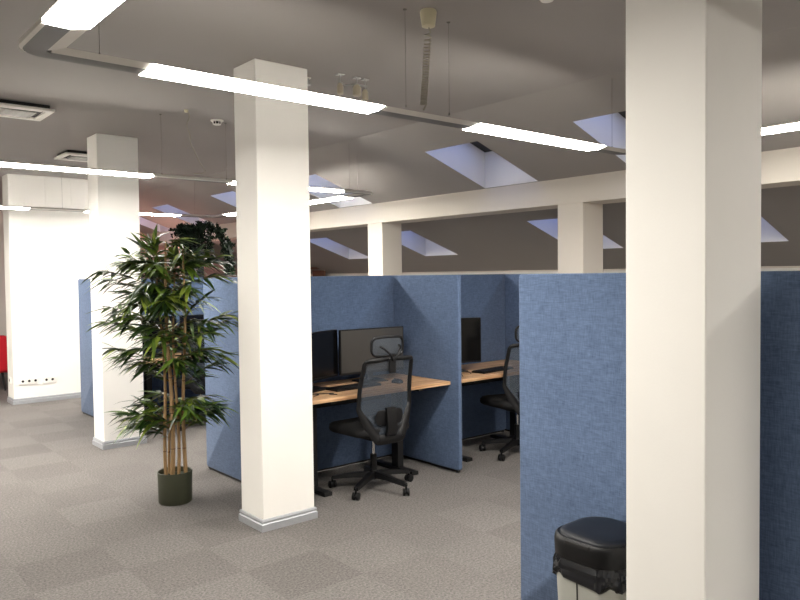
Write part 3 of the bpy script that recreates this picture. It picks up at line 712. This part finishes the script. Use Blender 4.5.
for k in range(46):
    a = random.uniform(0, 2*PI); r_ = random.uniform(.12, .36); zz = random.choice([random.uniform(1.45, 1.85), random.uniform(1.45, 1.8), random.uniform(1.0, 1.45), random.uniform(1.1, 1.45), random.uniform(.62, .78)])
    u, v = r_*math.cos(a), r_*math.sin(a); ci = random.randrange(5); branch(ci, min(zz-.08, cp[ci][1]-.03), L(u, v, zz))
tag(link('foliage', fol, 'leaf', root, 60), None, None, None, 'stuff')
link('twigs', tw, 'node', root, 60)

# ------------------------------------------------------------------ ivy on a tall stand
IX, IY = 3.78, 8.37
root = empty('plant_stand', (IX, IY, 0), 0, 'tall dark plant stand holding the trailing ivy behind the far partition', 'plant stand')
b = bmesh.new(); box(b, -.13, .13, -.13, .13, 0, .03, bev=.006); link('foot', b, 'blackm', root)
b = bmesh.new(); box(b, -.10, .10, -.10, .10, .03, 1.86, bev=.008); link('shaft', b, 'blackm', root)
b = bmesh.new(); box(b, -.13, .13, -.13, .13, 1.86, 1.89, bev=.006); link('plate', b, 'blackm', root)
root = empty('potted_ivy', (IX, IY, 1.89), 0, 'dark trailing ivy plant on tall stand above the far blue partition', 'plant')
b = lathe(bmesh.new(), [(.075, 0), (.08, .01), (.105, .17), (.11, .18), (.10, .18), (.09, .15)], 24); link('pot', b, 'black', root, 50)
iv = bmesh.new(); vn = bmesh.new()
def ivleaf(p, s):
    n = Vector((random.uniform(-1, 1), random.uniform(-1, 0), random.uniform(-.3, 1))).normalized(); a = n.orthogonal().normalized(); a.rotate(Matrix.Rotation(random.uniform(0, 6.28), 3, n)); c_ = n.cross(a)
    sh = [(-.5, 0), (-.62, .3), (-.3, .32), (-.22, .62), (0, .95), (.22, .62), (.3, .32), (.62, .3), (.5, 0), (0, -.12)]
    ct = iv.verts.new(p+n*s*.08+a*s*.2); vs = [iv.verts.new(p+c_*x*s+a*y*s) for x, y in sh]
    for i in range(len(vs)): iv.faces.new([ct, vs[i], vs[(i+1) % len(vs)]])
def vine(pts, n):
    v = [Vector(p) for p in pts]; sm = []
    for i in range(len(v)-1):
        for k in range(8): sm.append(v[i].lerp(v[i+1], k/8)+Vector((random.gauss(0, .008), random.gauss(0, .008), 0)))
    tube(vn, sm, .004, 4, caps=False)
    for k in range(n): ivleaf(random.choice(sm)+Vector((random.gauss(0, .028), random.gauss(0, .028), random.gauss(0, .024))), random.uniform(.035, .062))
def I(u, v, zz): return L(u, v, zz-1.89)
for u, v, zz in [(-.24, 0, 2.14), (-.18, .1, 2.13), (-.2, -.08, 2.15)]:
    vine([I(0, 0, 2.07), I(u*.4, v, 2.20), I(u, v, zz)], 60)
for q in range(10):
    a = random.uniform(0, 6.28); vine([I(0, 0, 2.07), I(.1*math.cos(a), .1*math.sin(a), 2.2), I(.17*math.cos(a), .15*math.sin(a), 2.12), I(.17*math.cos(a), .15*math.sin(a), 1.98-.1*random.random())], 55)
for v in (-.04, .04):
    vine([I(0, v, 2.07), I(.12, v, 2.24), I(.26, v, 2.20), I(.36, v, 2.10), I(.42, v, 1.98), I(.44, v, 1.80), I(.43, v, 1.66)], 260)
vine([I(.1, -.06, 2.18), I(.22, -.1, 2.16), I(.25, -.1, 2.0), I(.24, -.1, 1.86)], 70)
vine([I(0, -.1, 2.1), I(-.06, -.15, 2.05), I(-.07, -.15, 1.8), I(-.05, -.15, 1.66)], 90); vine([I(.05, -.1, 2.1), I(.04, -.15, 2.05), I(.03, -.15, 1.8), I(.05, -.15, 1.68)], 90)
tag(link('foliage', iv, 'ivy', root, 60), None, None, None, 'stuff'); link('vines', vn, 'vine', root, 60)

# ------------------------------------------------------------------ far end things
root = empty('armchair', (2.02, 12.05, 0), PI, 'red armchair at the far left edge beyond the white pier', 'armchair')
b = BX(-.42, .42, -.38, .36, .26, .44, bev=.04, seg=3); link('seat', b, 'red', root, 40)
b = BX(-.42, .42, .24, .42, .27, .80, bev=.05, seg=3); link('backrest', b, 'red', root, 40)
for s in (-1, 1):
    b = BX(s*.40-.06, s*.40+.06, -.36, .38, .26, .62, bev=.04, seg=3); link('armrest', b, 'red', root, 40)
    for t in (-1, 1):
        b = bmesh.new(); tube(b, [(s*.34, t*.30, .28), (s*.37, t*.33, 0)], [.02, .012], 10); link('leg', b, 'blackm', root, 40)
root = empty('wooden_shelf_unit', (7.45, 11.75, 0), 0, 'brown wooden shelf unit seen low under the beam beside the middle column', 'shelf unit')
for s in (-1, 1): link('side_panel', BX(s*.42-.02, s*.42+.02, -.2, .2, 0, 1.78, bev=.003), 'brown', root)
for zz in (.08, .5, .92, 1.34, 1.74): link('shelf', BX(-.40, .40, -.2, .2, zz, zz+.03, bev=.003), 'brown', root)
root = empty('added_fill_lamp', (5.0, 12.6, 0), 0, 'added unseen floor lamp giving pink fill light at the far end beyond the partitions', 'lamp')  # lamp added out of sight to tint the far end pink
link('base', lathe(bmesh.new(), [(.14, 0), (.14, .015), (.03, .03)], 24), 'blackm', root, 40)
link('pole', tube(bmesh.new(), [(0, 0, .02), (0, 0, 1.36)], .012, 10), 'blackm', root, 40)
b = lathe(bmesh.new(), [(.03, 1.34), (.10, 1.37), (.17, 1.43), (.165, 1.43), (.09, 1.38), (.02, 1.36)], 28); link('shade', b, 'pink', root, 40)
MT['bulb'] = mat('fill_lamp_bulb', (255, 190, 170), .4, emit=(1, .60, .52), estr=6)
link('bulb', lathe(bmesh.new(), [(.012, 1.362), (.03, 1.39), (.03, 1.41), (.01, 1.43)], 16), 'bulb', root, 40)
lp = bpy.data.lights.new('pink_fill_light', 'POINT'); lp.energy = 34; lp.color = (1, .60, .52); lp.shadow_soft_size = .05  # pink fill light carried by the added lamp
lo = bpy.data.objects.new('pink_fill_light', lp); COL.objects.link(lo); lo.parent = root; lo.location = (0, 0, 1.50)
